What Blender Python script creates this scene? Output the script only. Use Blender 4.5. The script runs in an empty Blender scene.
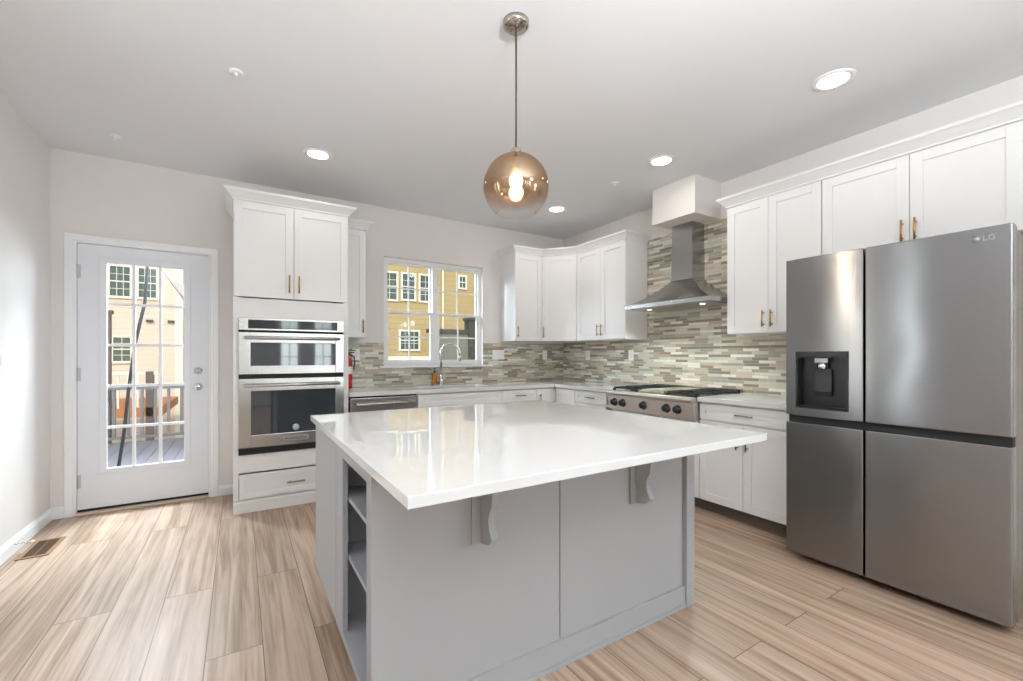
import bpy, bmesh, math, random
from mathutils import Matrix, Vector
random.seed(7)
C = bpy.context.scene.collection
SC = bpy.context.scene

# ------------------------------------------------------------------ camera, world, light, exposure
cam_d = bpy.data.cameras.new('camera'); cam = bpy.data.objects.new('camera', cam_d); C.objects.link(cam)
cam.location = (0, 0, 1.215); cam.rotation_euler = (math.pi/2, 0, -math.radians(32.0))
cam_d.sensor_width = 36; cam_d.lens = 435/1023*36; cam_d.shift_y = 15/1023
cam_d.clip_start = 0.02; cam_d.clip_end = 200
SC.camera = cam
SC.view_settings.view_transform = 'Standard'; SC.view_settings.look = 'None'
SC.view_settings.gamma = 1; SC.view_settings.use_curve_mapping = False
SC.view_settings.exposure = 0.0
try:
    SC.cycles.max_bounces = 10; SC.cycles.diffuse_bounces = 6; SC.cycles.transparent_max_bounces = 16
    SC.cycles.sample_clamp_indirect = 6
except Exception: pass

w = bpy.data.worlds.new('world'); SC.world = w; w.use_nodes = True
nt = w.node_tree; bg = nt.nodes['Background']
sky = nt.nodes.new('ShaderNodeTexSky'); sky.sky_type = 'NISHITA'
sky.sun_disc = False; sky.sun_elevation = math.radians(42); sky.sun_rotation = math.radians(200)
hs = nt.nodes.new('ShaderNodeHueSaturation'); hs.inputs['Saturation'].default_value = 0.55
nt.links.new(sky.outputs[0], hs.inputs['Color']); nt.links.new(hs.outputs[0], bg.inputs[0])
bg.inputs[1].default_value = 0.35

def light(name, typ, loc, energy, color=(1, 1, 1), rot=(0, 0, 0), **kw):
    d = bpy.data.lights.new(name, typ); d.energy = energy; d.color = color
    for k, v in kw.items(): setattr(d, k, v)
    o = bpy.data.objects.new(name, d); o.location = loc; o.rotation_euler = rot; C.objects.link(o)
    return o
R = math.radians
light('sun', 'SUN', (0, -10, 20), 2.2, (1, .95, .86), (R(50), 0, R(-28)), angle=R(0.6))
# daylight through the rear windows, then fill through added side windows
for wx, ww, we in ((1.075, .45, 16), (1.865, .47, 16), (2.75, .7, 20)):
    light('rear_window_daylight', 'AREA', (wx, -4.72, 1.55), we, (.86, .94, 1), (R(90), 0, 0), shape='RECTANGLE', size=ww, size_y=1.5)
light('side_window_fill', 'AREA', (3.88, -1.9, 1.4), 85, (.80, .88, 1), (R(90), 0, R(90)), shape='RECTANGLE', size=1.5, size_y=1.5)  # added fill for the left wall and door, through an unseen window
for wy, we in ((1.96, 9), (2.5, 9)):
    light('sidelight_fill', 'AREA', (-1.38, wy, 1.25), we, (.95, .97, 1), (R(90), 0, R(-90)), shape='RECTANGLE', size=.2, size_y=1.9)  # added fill for the island end and the fridge streaks
light('door_daylight', 'AREA', (-.64, 5.5, 2.8), 560, (.84, .91, 1), (R(-50), 0, 0), shape='RECTANGLE', size=1.3, size_y=.7)
dl = light('door_side_daylight', 'AREA', (.45, 6.3, 2.0), 135, (.8, .89, 1), shape='RECTANGLE', size=1.0, size_y=1.2)
dl.rotation_euler = Vector((-.85-.45, 4.2-6.3, 1.0-2.0)).to_track_quat('-Z', 'Y').to_euler()
# unseen fill spot, added to brighten the entry corner
sp = light('entry_fill_spot', 'SPOT', (2.3, -1.6, 2.6), 160, (.84, .91, 1), spot_size=R(31), spot_blend=.9, shadow_soft_size=.2)
sp.rotation_euler = Vector((-1.2-2.3, 4.0+1.6, 1.2-2.6)).to_track_quat('-Z', 'Y').to_euler()
# unseen fill behind the camera, added to bounce light off the ceiling
light('ceiling_bounce_fill', 'AREA', (.5, -.75, 1.95), 275, (.86, .935, 1), (R(180), 0, 0), shape='DISK', size=.6)

# ------------------------------------------------------------------ materials
def lin(c):
    if isinstance(c, str): c = tuple(int(c[i:i+2], 16)/255 for i in (0, 2, 4))
    return tuple((x/12.92 if x <= .04045 else ((x+.055)/1.055)**2.4) for x in c) + (1,)
def base_mat(name):
    m = bpy.data.materials.new(name); m.use_nodes = True
    n = m.node_tree.nodes; return m, n, m.node_tree.links, n['Principled BSDF'], n['Material Output']
def mat(name, col, rough=.5, metal=0, var=.04, scale=6, bump=0, bscale=60, stretch=None, spec=None, coat=0):
    m, n, l, p, o = base_mat(name)
    tc = n.new('ShaderNodeTexCoord'); mp = n.new('ShaderNodeMapping'); l.new(tc.outputs['Object'], mp.inputs[0])
    if stretch: mp.inputs['Scale'].default_value = stretch
    nz = n.new('ShaderNodeTexNoise'); nz.inputs['Scale'].default_value = scale; l.new(mp.outputs[0], nz.inputs['Vector'])
    c = lin(col); mx = n.new('ShaderNodeMix'); mx.data_type = 'RGBA'
    mx.inputs[6].default_value = tuple(min(1, x*(1-var)) for x in c[:3]) + (1,)
    mx.inputs[7].default_value = tuple(min(1, x*(1+var)) for x in c[:3]) + (1,)
    l.new(nz.outputs[0], mx.inputs[0]); l.new(mx.outputs[2], p.inputs['Base Color'])
    p.inputs['Roughness'].default_value = rough; p.inputs['Metallic'].default_value = metal
    if spec is not None: p.inputs['Specular IOR Level'].default_value = spec
    if coat: p.inputs['Coat Weight'].default_value = coat; p.inputs['Coat Roughness'].default_value = .03
    if bump:
        nb = n.new('ShaderNodeTexNoise'); nb.inputs['Scale'].default_value = bscale; l.new(mp.outputs[0], nb.inputs['Vector'])
        b = n.new('ShaderNodeBump'); b.inputs['Strength'].default_value = bump; b.inputs['Distance'].default_value = .002
        l.new(nb.outputs[0], b.inputs['Height']); l.new(b.outputs[0], p.inputs['Normal'])
    return m
def emis(name, col, s):
    m, n, l, p, o = base_mat(name)
    p.inputs['Base Color'].default_value = lin(col); p.inputs['Emission Color'].default_value = lin(col)
    p.inputs['Emission Strength'].default_value = s; return m
def steel(name, col, rough, axis='Z', aniso=.7, grain=(4, 4, 700), var=.03, rvar=.03, arot=0):
    m, n, l, p, o = base_mat(name)
    p.inputs['Metallic'].default_value = 1
    tc = n.new('ShaderNodeTexCoord'); mp = n.new('ShaderNodeMapping'); mp.inputs['Scale'].default_value = grain
    nz = n.new('ShaderNodeTexNoise'); nz.inputs['Scale'].default_value = 1.0; nz.inputs['Detail'].default_value = 3
    l.new(tc.outputs['Object'], mp.inputs[0]); l.new(mp.outputs[0], nz.inputs['Vector'])
    mx = n.new('ShaderNodeMix'); mx.data_type = 'RGBA'; c = lin(col)
    mx.inputs[6].default_value = tuple(x*(1-var) for x in c[:3])+(1,); mx.inputs[7].default_value = tuple(min(1, x*(1+var)) for x in c[:3])+(1,)
    l.new(nz.outputs[0], mx.inputs[0]); l.new(mx.outputs[2], p.inputs['Base Color'])
    mr = n.new('ShaderNodeMapRange'); mr.inputs[3].default_value = rough-rvar; mr.inputs[4].default_value = rough+rvar
    l.new(nz.outputs[0], mr.inputs[0]); l.new(mr.outputs[0], p.inputs['Roughness'])
    tg = n.new('ShaderNodeTangent'); tg.direction_type = 'RADIAL'; tg.axis = axis
    l.new(tg.outputs[0], p.inputs['Tangent']); p.inputs['Anisotropic'].default_value = aniso; p.inputs['Anisotropic Rotation'].default_value = arot
    # slight waviness of the sheet
    n2 = n.new('ShaderNodeTexNoise'); n2.inputs['Scale'].default_value = 2.2; n2.inputs['Detail'].default_value = 1
    l.new(tc.outputs['Object'], n2.inputs['Vector'])
    b = n.new('ShaderNodeBump'); b.inputs['Strength'].default_value = .25; b.inputs['Distance'].default_value = .02
    l.new(n2.outputs[0], b.inputs['Height']); l.new(b.outputs[0], p.inputs['Normal'])
    return m
def floor_mat():
    m, n, l, p, o = base_mat('oak_planks')
    tc = n.new('ShaderNodeTexCoord'); mp = n.new('ShaderNodeMapping'); l.new(tc.outputs['Object'], mp.inputs[0])
    mp.inputs['Rotation'].default_value = (0, 0, math.pi/2); mp.inputs['Location'].default_value = (0.36, -.083, 0)
    br = n.new('ShaderNodeTexBrick'); br.offset = .37; br.offset_frequency = 2; br.squash_frequency = 1
    br.inputs['Color1'].default_value = (0, 0, 0, 1); br.inputs['Color2'].default_value = (1, 1, 1, 1)
    br.inputs['Scale'].default_value = 1; br.inputs['Mortar Size'].default_value = .002; br.inputs['Mortar Smooth'].default_value = .2
    br.inputs['Brick Width'].default_value = 1.75; br.inputs['Row Height'].default_value = .2
    l.new(mp.outputs[0], br.inputs['Vector'])
    # per-plank offset of the grain
    add = n.new('ShaderNodeVectorMath'); add.operation = 'MULTIPLY_ADD'
    cb = n.new('ShaderNodeCombineXYZ')
    sp = n.new('ShaderNodeSeparateColor'); l.new(br.outputs['Color'], sp.inputs[0])
    for i in range(3): l.new(sp.outputs[0], cb.inputs[i])
    add.inputs[1].default_value = (17, 23, 5); l.new(cb.outputs[0], add.inputs[0]); l.new(tc.outputs['Object'], add.inputs[2])
    def grain(sc, detail, dist):
        g = n.new('ShaderNodeMapping'); g.inputs['Scale'].default_value = sc; l.new(add.outputs[0], g.inputs[0])
        z = n.new('ShaderNodeTexNoise'); z.inputs['Scale'].default_value = 1; z.inputs['Detail'].default_value = detail
        z.inputs['Distortion'].default_value = dist; l.new(g.outputs[0], z.inputs['Vector']); return z
    g1 = grain((22, 1.0, 1), 6, .9); g2 = grain((95, 2.6, 1), 5, .3)
    mx = n.new('ShaderNodeMath'); mx.operation = 'MULTIPLY_ADD'; mx.inputs[1].default_value = .5; l.new(g2.outputs[0], mx.inputs[0]); l.new(g1.outputs[0], mx.inputs[2])
    cr = n.new('ShaderNodeValToRGB'); e = cr.color_ramp.elements
    e[0].position = .46; e[0].color = lin('745b47'); e[1].position = 1.0; e[1].color = lin('bda693')
    k = e.new(.63); k.color = lin('937a63'); k = e.new(.76); k.color = lin('a88f7b')
    l.new(mx.outputs[0], cr.inputs[0])
    hv = n.new('ShaderNodeHueSaturation'); mr = n.new('ShaderNodeMapRange'); mr.inputs[3].default_value = .88; mr.inputs[4].default_value = 1.1
    l.new(sp.outputs[0], mr.inputs[0]); l.new(mr.outputs[0], hv.inputs['Value']); l.new(cr.outputs[0], hv.inputs['Color'])
    mm = n.new('ShaderNodeMix'); mm.data_type = 'RGBA'; l.new(br.outputs['Fac'], mm.inputs[0]); l.new(hv.outputs[0], mm.inputs[6]); mm.inputs[7].default_value = lin('574433')
    l.new(mm.outputs[2], p.inputs['Base Color']); p.inputs['Roughness'].default_value = .38
    b = n.new('ShaderNodeBump'); b.inputs['Strength'].default_value = .12; b.inputs['Distance'].default_value = .002; l.new(mx.outputs[0], b.inputs['Height']); l.new(b.outputs[0], p.inputs['Normal'])
    return m
def mosaic_mat(name, axis):
    m, n, l, p, o = base_mat(name)
    tc = n.new('ShaderNodeTexCoord'); sx = n.new('ShaderNodeSeparateXYZ'); l.new(tc.outputs['Object'], sx.inputs[0])
    cb = n.new('ShaderNodeCombineXYZ'); l.new(sx.outputs[axis], cb.inputs[0]); l.new(sx.outputs[2], cb.inputs[1])
    br = n.new('ShaderNodeTexBrick'); br.offset = .43; br.offset_frequency = 2; br.squash = 1.55; br.squash_frequency = 3
    br.inputs['Color1'].default_value = (0, 0, 0, 1); br.inputs['Color2'].default_value = (1, 1, 1, 1)
    br.inputs['Mortar'].default_value = (.5, .5, .5, 1)
    br.inputs['Scale'].default_value = 1; br.inputs['Mortar Size'].default_value = .0016
    br.inputs['Brick Width'].default_value = .135; br.inputs['Row Height'].default_value = .025
    l.new(cb.outputs[0], br.inputs['Vector'])
    cr = n.new('ShaderNodeValToRGB'); cr.color_ramp.interpolation = 'CONSTANT'; e = cr.color_ramp.elements
    cols = ['cbc6b8', '968b7c', 'd8d3c6', 'ada291', 'bcbfb0', '877c70', 'c4b8a6', '999a8e', 'dedbd0', 'b8a893']
    e[0].position = 0; e[0].color = lin(cols[0]); e[1].position = .1; e[1].color = lin(cols[1])
    for i in range(2, 10):
        k = e.new(i/10); k.color = lin(cols[i])
    l.new(br.outputs['Color'], cr.inputs[0])
    nz = n.new('ShaderNodeTexNoise'); nz.inputs['Scale'].default_value = 30; l.new(tc.outputs['Object'], nz.inputs['Vector'])
    hv = n.new('ShaderNodeHueSaturation'); mr = n.new('ShaderNodeMapRange'); mr.inputs[3].default_value = .88; mr.inputs[4].default_value = 1.1
    l.new(nz.outputs[0], mr.inputs[0]); l.new(mr.outputs[0], hv.inputs['Value']); l.new(cr.outputs[0], hv.inputs['Color'])
    mm = n.new('ShaderNodeMix'); mm.data_type = 'RGBA'; l.new(br.outputs['Fac'], mm.inputs[0]); l.new(hv.outputs[0], mm.inputs[6]); mm.inputs[7].default_value = lin('b9b2a2')
    l.new(mm.outputs[2], p.inputs['Base Color'])
    rr = n.new('ShaderNodeMapRange'); rr.inputs[3].default_value = .12; rr.inputs[4].default_value = .5
    l.new(br.outputs['Color'], rr.inputs[0]); l.new(rr.outputs[0], p.inputs['Roughness'])
    b = n.new('ShaderNodeBump'); b.invert = True; b.inputs['Strength'].default_value = .5; b.inputs['Distance'].default_value = .002
    l.new(br.outputs['Fac'], b.inputs['Height']); l.new(b.outputs[0], p.inputs['Normal'])
    return m
def pane_mat(name, tint='f4f8f8', refl=.9):
    m, n, l, p, o = base_mat(name); n.remove(p)
    t = n.new('ShaderNodeBsdfTransparent'); t.inputs[0].default_value = lin(tint)
    g = n.new('ShaderNodeBsdfGlossy'); g.inputs['Roughness'].default_value = .02
    lw = n.new('ShaderNodeLayerWeight'); lw.inputs[0].default_value = .5
    f = n.new('ShaderNodeMath'); f.operation = 'POWER'; f.inputs[1].default_value = 5; l.new(lw.outputs['Facing'], f.inputs[0])
    mu = n.new('ShaderNodeMath'); mu.operation = 'MULTIPLY_ADD'; mu.inputs[1].default_value = refl; mu.inputs[2].default_value = .035; mu.use_clamp = True; l.new(f.outputs[0], mu.inputs[0])
    x = n.new('ShaderNodeMixShader'); l.new(mu.outputs[0], x.inputs[0]); l.new(t.outputs[0], x.inputs[1]); l.new(g.outputs[0], x.inputs[2])
    l.new(x.outputs[0], o.inputs[0]); return m
def globe_mat():      # blown glass, copper-gold metallised at the top fading to clear at the bottom
    m, n, l, p, o = base_mat('ombre_globe_glass'); n.remove(p)
    tc = n.new('ShaderNodeTexCoord'); sx = n.new('ShaderNodeSeparateXYZ'); l.new(tc.outputs['Object'], sx.inputs[0])
    mr = n.new('ShaderNodeMapRange'); mr.inputs[1].default_value = -.07; mr.inputs[2].default_value = .03
    l.new(sx.outputs[2], mr.inputs[0])
    tint = n.new('ShaderNodeMix'); tint.data_type = 'RGBA'; l.new(mr.outputs[0], tint.inputs[0])
    tint.inputs[6].default_value = (.985, .98, .97, 1); tint.inputs[7].default_value = (.83, .745, .66, 1)
    t = n.new('ShaderNodeBsdfTransparent'); l.new(tint.outputs[2], t.inputs[0])
    g = n.new('ShaderNodeBsdfGlossy'); g.inputs['Roughness'].default_value = .06; g.inputs[0].default_value = lin('d8bfa6')
    lw = n.new('ShaderNodeLayerWeight'); lw.inputs[0].default_value = .5
    f0 = n.new('ShaderNodeMath'); f0.operation = 'POWER'; f0.inputs[1].default_value = 5; l.new(lw.outputs['Facing'], f0.inputs[0])
    f = n.new('ShaderNodeMath'); f.operation = 'MULTIPLY_ADD'; f.inputs[1].default_value = .3; f.inputs[2].default_value = .03; l.new(f0.outputs[0], f.inputs[0])
    a = n.new('ShaderNodeMath'); a.operation = 'MULTIPLY_ADD'; l.new(mr.outputs[0], a.inputs[0]); a.inputs[1].default_value = .38; l.new(f.outputs[0], a.inputs[2])
    a.use_clamp = True
    x = n.new('ShaderNodeMixShader'); l.new(a.outputs[0], x.inputs[0]); l.new(t.outputs[0], x.inputs[1]); l.new(g.outputs[0], x.inputs[2])
    l.new(x.outputs[0], o.inputs[0]); return m
def siding_mat(name, col, pitch):
    m, n, l, p, o = base_mat(name)
    tc = n.new('ShaderNodeTexCoord'); sx = n.new('ShaderNodeSeparateXYZ'); l.new(tc.outputs['Object'], sx.inputs[0])
    d = n.new('ShaderNodeMath'); d.operation = 'DIVIDE'; d.inputs[1].default_value = pitch; l.new(sx.outputs[2], d.inputs[0])
    fr = n.new('ShaderNodeMath'); fr.operation = 'FRACT'; l.new(d.outputs[0], fr.inputs[0])
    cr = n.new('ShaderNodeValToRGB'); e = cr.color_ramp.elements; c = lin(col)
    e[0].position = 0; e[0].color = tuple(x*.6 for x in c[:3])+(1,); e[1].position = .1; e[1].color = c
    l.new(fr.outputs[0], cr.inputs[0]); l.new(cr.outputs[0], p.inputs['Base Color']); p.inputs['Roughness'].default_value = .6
    b = n.new('ShaderNodeBump'); b.inputs['Strength'].default_value = .4; b.inputs['Distance'].default_value = .02; b.invert = True
    l.new(fr.outputs[0], b.inputs['Height']); l.new(b.outputs[0], p.inputs['Normal'])
    return m

M = dict(
    ceiling=mat('ceiling_paint', 'e3e3e4', .9, bump=.06, bscale=220, var=.01),
    wall=mat('wall_paint', 'e0dbd7', .85, bump=.05, bscale=200, var=.015),
    trim=mat('white_trim_paint', 'eeeeee', .4, var=.01),
    door=mat('white_door_paint', 'e4e6ea', .4, var=.01),
    white=mat('white_cabinet_paint', 'e8e7e6', .38, var=.01),
    grey=mat('light_grey_island_paint', '9f9f9f', .45, var=.015),
    greyshelf=mat('grey_bookcase_laminate', '9b9c9f', .5, var=.02),
    quartz=mat('white_quartz', 'dadad9', .015, var=.012, scale=9, spec=.55),
    floor=floor_mat(), tile_b=mosaic_mat('linear_mosaic_back', 0), tile_r=mosaic_mat('linear_mosaic_right', 1),
    steel=steel('brushed_steel', 'c2bfbb', .24), rangesteel=mat('satin_range_steel', 'd6d1ca', .38, .85, var=.02), fridge=steel('brushed_fridge_steel', '8f8f90', .24, aniso=.95, arot=.25, var=.004, rvar=.0),
    hood=steel('hood_steel', 'aaa8a5', .26, aniso=.6), chrome=mat('chrome', 'd8d8d8', .08, 1, var=.01),
    brass=mat('brushed_brass', 'b08a52', .3, 1, var=.05), bronze=mat('dull_bronze', '8d7c62', .35, 1, var=.05),
    hinge=mat('painted_hinge_metal', 'c4c5c8', .4, .3), nickel=mat('satin_nickel', 'b9aea4', .22, 1, var=.03), black=mat('black_plastic', '17181a', .35),
    blackglass=mat('black_oven_glass', '2a3036', .04, spec=.8, coat=.6), iron=mat('cast_iron', '1c1d1f', .55, bump=.3),
    darkgap=mat('dark_rubber_and_gap', '101112', .7), fridgeside=mat('olive_grey_enamel', '6e675c', .4),
    toe=mat('brown_toe_kick', '5c5046', .6), pane=pane_mat('clear_pane'), globe=globe_mat(),
    lens=emis('lamp_lens', 'fff8ee', 9), bulb=emis('warm_bulb', 'ffd9a8', 26), hoodlamp=emis('hood_lamp_lens', 'f4fff8', 2),
    cord=mat('dark_bronze_cord', '4a4038', .5), plate=mat('outlet_plastic', 'f1f0ec', .35), slot=mat('slot_dark', '4c4a47', .6),
    red=mat('red_enamel', 'b3202a', .25, var=.03), paper=mat('label_paper', 'e8e2d6', .7), amber=mat('amber_soap', 'b0722a', .12, var=.1, spec=.7),
    vent=mat('brown_register_metal', '8a6a4a', .45, var=.08), louver=mat('dark_louver_metal', '5f4733', .5), dispblack=mat('gloss_black_alcove', '0b0b0c', .3), paddle=mat('smoke_grey_paddle', '2b2a2a', .12), ventdark=mat('register_shadow', '3b2c20', .8), griddle=steel('griddle_plate', 'b7b3a0', .35),
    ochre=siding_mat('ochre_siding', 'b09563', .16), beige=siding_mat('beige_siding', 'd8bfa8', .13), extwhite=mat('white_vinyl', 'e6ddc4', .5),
    extglass=mat('far_window_glass', '36453c', .08, var=.4, scale=2), shadowgrey=mat('olive_grey_shadow', '7b776a', .7, var=.15, scale=3, stretch=(8, 8, .4)),
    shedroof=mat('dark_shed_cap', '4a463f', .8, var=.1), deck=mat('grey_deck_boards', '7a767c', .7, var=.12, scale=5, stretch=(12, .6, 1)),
    rail=mat('grey_rail_paint', '62605f', .5), orange=mat('orange_stained_wood', 'b4682f', .6, var=.2, scale=4), cable=mat('black_cable', '0c0c0e', .9),
    netting=mat('dark_netting', '5b4f47', .8, var=.2), ground=mat('gravel_ground', '8d877a', .95, var=.2), brownpost=mat('brown_post', '5e4c46', .7),
    threshold=mat('pale_oak_threshold', 'c9b8a4', .5), badge=mat('badge_silver', 'd6d7d8', .2, .6), badge2=mat('badge_grey', 'a6a6a7', .35, .6), windowdark=mat('black_display', '20242a', .06, coat=.5),
)

# ------------------------------------------------------------------ mesh builder
class MB:
    def __init__(s, xf=None): s.bm = bmesh.new(); s.xf = xf or Matrix()
    def _add(s, vs, fs, smooth=False, xf=None):
        T = s.xf @ (xf or Matrix())
        v = [s.bm.verts.new(T @ Vector(p)) for p in vs]; out = []
        for f in fs:
            try:
                k = s.bm.faces.new([v[i] for i in f]); k.smooth = smooth; out.append(k)
            except ValueError: pass
        return v, out
    def box(s, x0, x1, y0, y1, z0, z1, bev=0, xf=None):
        x0, x1 = sorted((x0, x1)); y0, y1 = sorted((y0, y1)); z0, z1 = sorted((z0, z1))
        vs = [(x, y, z) for z in (z0, z1) for y in (y0, y1) for x in (x0, x1)]
        v, f = s._add(vs, [(0, 2, 3, 1), (4, 5, 7, 6), (0, 1, 5, 4), (2, 6, 7, 3), (0, 4, 6, 2), (1, 3, 7, 5)], xf=xf)
        if bev:
            es = list({e for q in f for e in q.edges})
            bmesh.ops.bevel(s.bm, geom=es, offset=bev, segments=2, affect='EDGES', profile=.6)
        return s
    def prism(s, poly, a0, a1, axis='x', smooth=False):       # polygon extruded along an axis; poly in the other two axes
        def P(p, a): return {'x': (a, p[0], p[1]), 'y': (p[0], a, p[1]), 'z': (p[0], p[1], a)}[axis]
        n = len(poly); vs = [P(p, a0) for p in poly] + [P(p, a1) for p in poly]
        fs = [tuple(range(n-1, -1, -1)), tuple(range(n, 2*n))] + [(i, (i+1) % n, n+(i+1) % n, n+i) for i in range(n)]
        s._add(vs, fs, smooth); return s
    def lathe(s, prof, c=(0, 0, 0), seg=24, axis='z', smooth=True):
        vs = []; fs = []
        for r, h in prof:
            for i in range(seg):
                a = 2*math.pi*i/seg; x, y = r*math.cos(a), r*math.sin(a)
                q = {'z': (x, y, h), 'x': (h, x, y), 'y': (y, h, x)}[axis]
                vs.append((q[0]+c[0], q[1]+c[1], q[2]+c[2]))
        for k in range(len(prof)-1):
            for i in range(seg):
                j = (i+1) % seg; fs.append((k*seg+i, k*seg+j, (k+1)*seg+j, (k+1)*seg+i))
        fs.append(tuple(range(seg-1, -1, -1))); fs.append(tuple((len(prof)-1)*seg+i for i in range(seg)))
        if prof[0][0] < 1e-6 or prof[-1][0] < 1e-6: pass
        s._add(vs, fs, smooth); return s
    def tube(s, pts, r, seg=10, smooth=True):
        pts = [Vector(p) for p in pts]; rs = r if isinstance(r, (list, tuple)) else [r]*len(pts)
        vs = []; fs = []; up = None
        for i, p in enumerate(pts):
            t = (pts[min(i+1, len(pts)-1)] - pts[max(i-1, 0)]).normalized()
            if up is None: up = Vector((0, 0, 1)) if abs(t.z) < .9 else Vector((1, 0, 0))
            a = t.cross(up).normalized(); b = a.cross(t).normalized(); up = b
            for k in range(seg):
                g = 2*math.pi*k/seg; vs.append(p + a*rs[i]*math.cos(g) + b*rs[i]*math.sin(g))
        for i in range(len(pts)-1):
            for k in range(seg):
                j = (k+1) % seg; fs.append((i*seg+k, i*seg+j, (i+1)*seg+j, (i+1)*seg+k))
        fs.append(tuple(range(seg-1, -1, -1))); fs.append(tuple((len(pts)-1)*seg+k for k in range(seg)))
        s._add(vs, fs, smooth); return s
    def text(s, body, size, depth, xf):
        cu = bpy.data.curves.new('t', 'FONT'); cu.body = body; cu.size = size; cu.extrude = depth; cu.align_x = 'CENTER'; cu.align_y = 'CENTER'
        o = bpy.data.objects.new('t', cu); C.objects.link(o)
        me = bpy.data.meshes.new_from_object(o.evaluated_get(bpy.context.evaluated_depsgraph_get()))
        me.transform(s.xf @ xf); s.bm.from_mesh(me)
        bpy.data.objects.remove(o); bpy.data.curves.remove(cu); bpy.data.meshes.remove(me); return s
def origin_of(o):
    v = Vector((0, 0, 0))
    while o: v = v + o.location; o = o.parent
    return v
def obj(name, mb, m, parent=None, loc=None, label=None):
    bm = mb.bm; bmesh.ops.recalc_face_normals(bm, faces=bm.faces)
    if parent is None and loc is None:
        xs = [v.co for v in bm.verts]
        loc = ((min(p.x for p in xs)+max(p.x for p in xs))/2, (min(p.y for p in xs)+max(p.y for p in xs))/2, min(p.z for p in xs))
    off = origin_of(parent) if parent else Vector(loc)
    if parent and loc is not None: off = off + Vector(loc)
    bmesh.ops.translate(bm, verts=bm.verts, vec=-off)
    me = bpy.data.meshes.new(name); bm.to_mesh(me); bm.free(); me.materials.append(m)
    o = bpy.data.objects.new(name, me); C.objects.link(o)
    o.location = loc if loc is not None else (0, 0, 0)
    if parent: o.parent = parent
    if label: o['label'] = label
    return o
def tag(o, label, cat, group=None):
    o['label'] = label; o['category'] = cat
    if group: o['group'] = group
    return o
def thing(name, label, cat, loc, group=None):
    o = bpy.data.objects.new(name, None); C.objects.link(o); o.location = loc; o.empty_display_size = .1
    return tag(o, label, cat, group)
def struct(name, mb, m, loc=None, label=None):
    o = obj(name, mb, m, None, loc); o['kind'] = 'structure'
    if label: o['label'] = label
    return o
def copy_thing(o, loc, label):
    c = o.copy(); C.objects.link(c); c.location = loc; c['label'] = label
    for ch in list(o.children):
        d = ch.copy(); C.objects.link(d); d.parent = c
        for g in list(ch.children):
            e = g.copy(); C.objects.link(e); e.parent = d
    return c
def frame(origin, ang):        # local x along the face (left to right as seen), local y into the cabinet, z up
    return Matrix.Translation(Vector(origin)) @ Matrix.Rotation(ang, 4, 'Z')

# ------------------------------------------------------------------ room shell
XL, XR, YB, YF, H = -1.19, 3.65, 4.54, -4.5, 2.755
T = .14
struct('floor', MB().box(XL-T, XR+T, YF-T, YB+T, -.1, 0), M['floor'], (0, 0, 0))
struct('ceiling', MB().box(XL-T, XR+T, YF-T, YB+T, H, H+.12), M['ceiling'])
DX0, DX1, DZ = -1.066, -.212, 2.09            # door opening
WX0, WX1, WZ0, WZ1 = 1.272, 2.435, 1.108, 2.25  # window opening
b = MB(); b.box(XL-T, DX0, YB, YB+T, 0, H); b.box(DX0, DX1, YB, YB+T, DZ, H); b.box(DX1, WX0, YB, YB+T, 0, H)
b.box(WX0, WX1, YB, YB+T, 0, WZ0); b.box(WX0, WX1, YB, YB+T, WZ1, H); b.box(WX1, XR+T, YB, YB+T, 0, H)
struct('wall_back', b, M['wall'])
struct('wall_right', MB().box(XR, XR+T, YF, -2.65, 0, H).box(XR, XR+T, -1.15, YB, 0, H).box(XR, XR+T, -2.65, -1.15, 0, .65).box(XR, XR+T, -2.65, -1.15, 2.15, H), M['wall'])
b = MB(); ys = [YF, 1.86, 2.06, 2.4, 2.6, YB]
for i in range(0, 6, 2): b.box(XL-T, XL, ys[i], ys[i+1], 0, H)
for i in (1, 3): b.box(XL-T, XL, ys[i], ys[i+1], 0, .3); b.box(XL-T, XL, ys[i], ys[i+1], 2.2, H)
struct('wall_left', b, M['wall'])
b = MB(); b.box(XL-T, .8, YF-T, YF, 0, H)
wins = [(.85, 1.3), (1.63, 2.1), (2.4, 3.1)]
xs = [.8] + [v for p in wins for v in p] + [XR+T]
for i in range(0, len(xs)-1, 2): b.box(xs[i], xs[i+1], YF-T, YF, 0, H)
for a0, a1 in wins: b.box(a0, a1, YF-T, YF, 0, .8); b.box(a0, a1, YF-T, YF, 2.3, H)
struct('wall_front', b, M['wall'])
for i, (a0, a1) in enumerate(wins):
    f = MB()
    for q in ((a0, a0+.04, .8, 2.3), (a1-.04, a1, .8, 2.3), (a0, a1, .8, .84), (a0, a1, 2.26, 2.3), (a0, a1, 1.53, 1.57), ((a0+a1)/2-.01, (a0+a1)/2+.01, .8, 2.3), (a0, a1, 1.17, 1.19), (a0, a1, 1.91, 1.93)):
        f.box(q[0], q[1], YF-.09, YF-.05, q[2], q[3])
    wr = struct('window_%d' % (i+2), f, M['trim'])
    obj('pane', MB().box(a0, a1, YF-.072, YF-.068, .8, 2.3), M['pane'], wr)
f = MB().box(XR+.05, XR+.09, -2.65, -2.6, .65, 2.15).box(XR+.05, XR+.09, -1.2, -1.15, .65, 2.15).box(XR+.05, XR+.09, -2.6, -1.2, .65, .7).box(XR+.05, XR+.09, -2.6, -1.2, 2.1, 2.15).box(XR+.05, XR+.09, -1.93, -1.87, .7, 2.1)
wr = struct('window_5', f, M['trim']); obj('pane', MB().box(XR+.068, XR+.072, -2.6, -1.2, .7, 2.1), M['pane'], wr)  # unseen window, added as an opening for the left-wall fill
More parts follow.
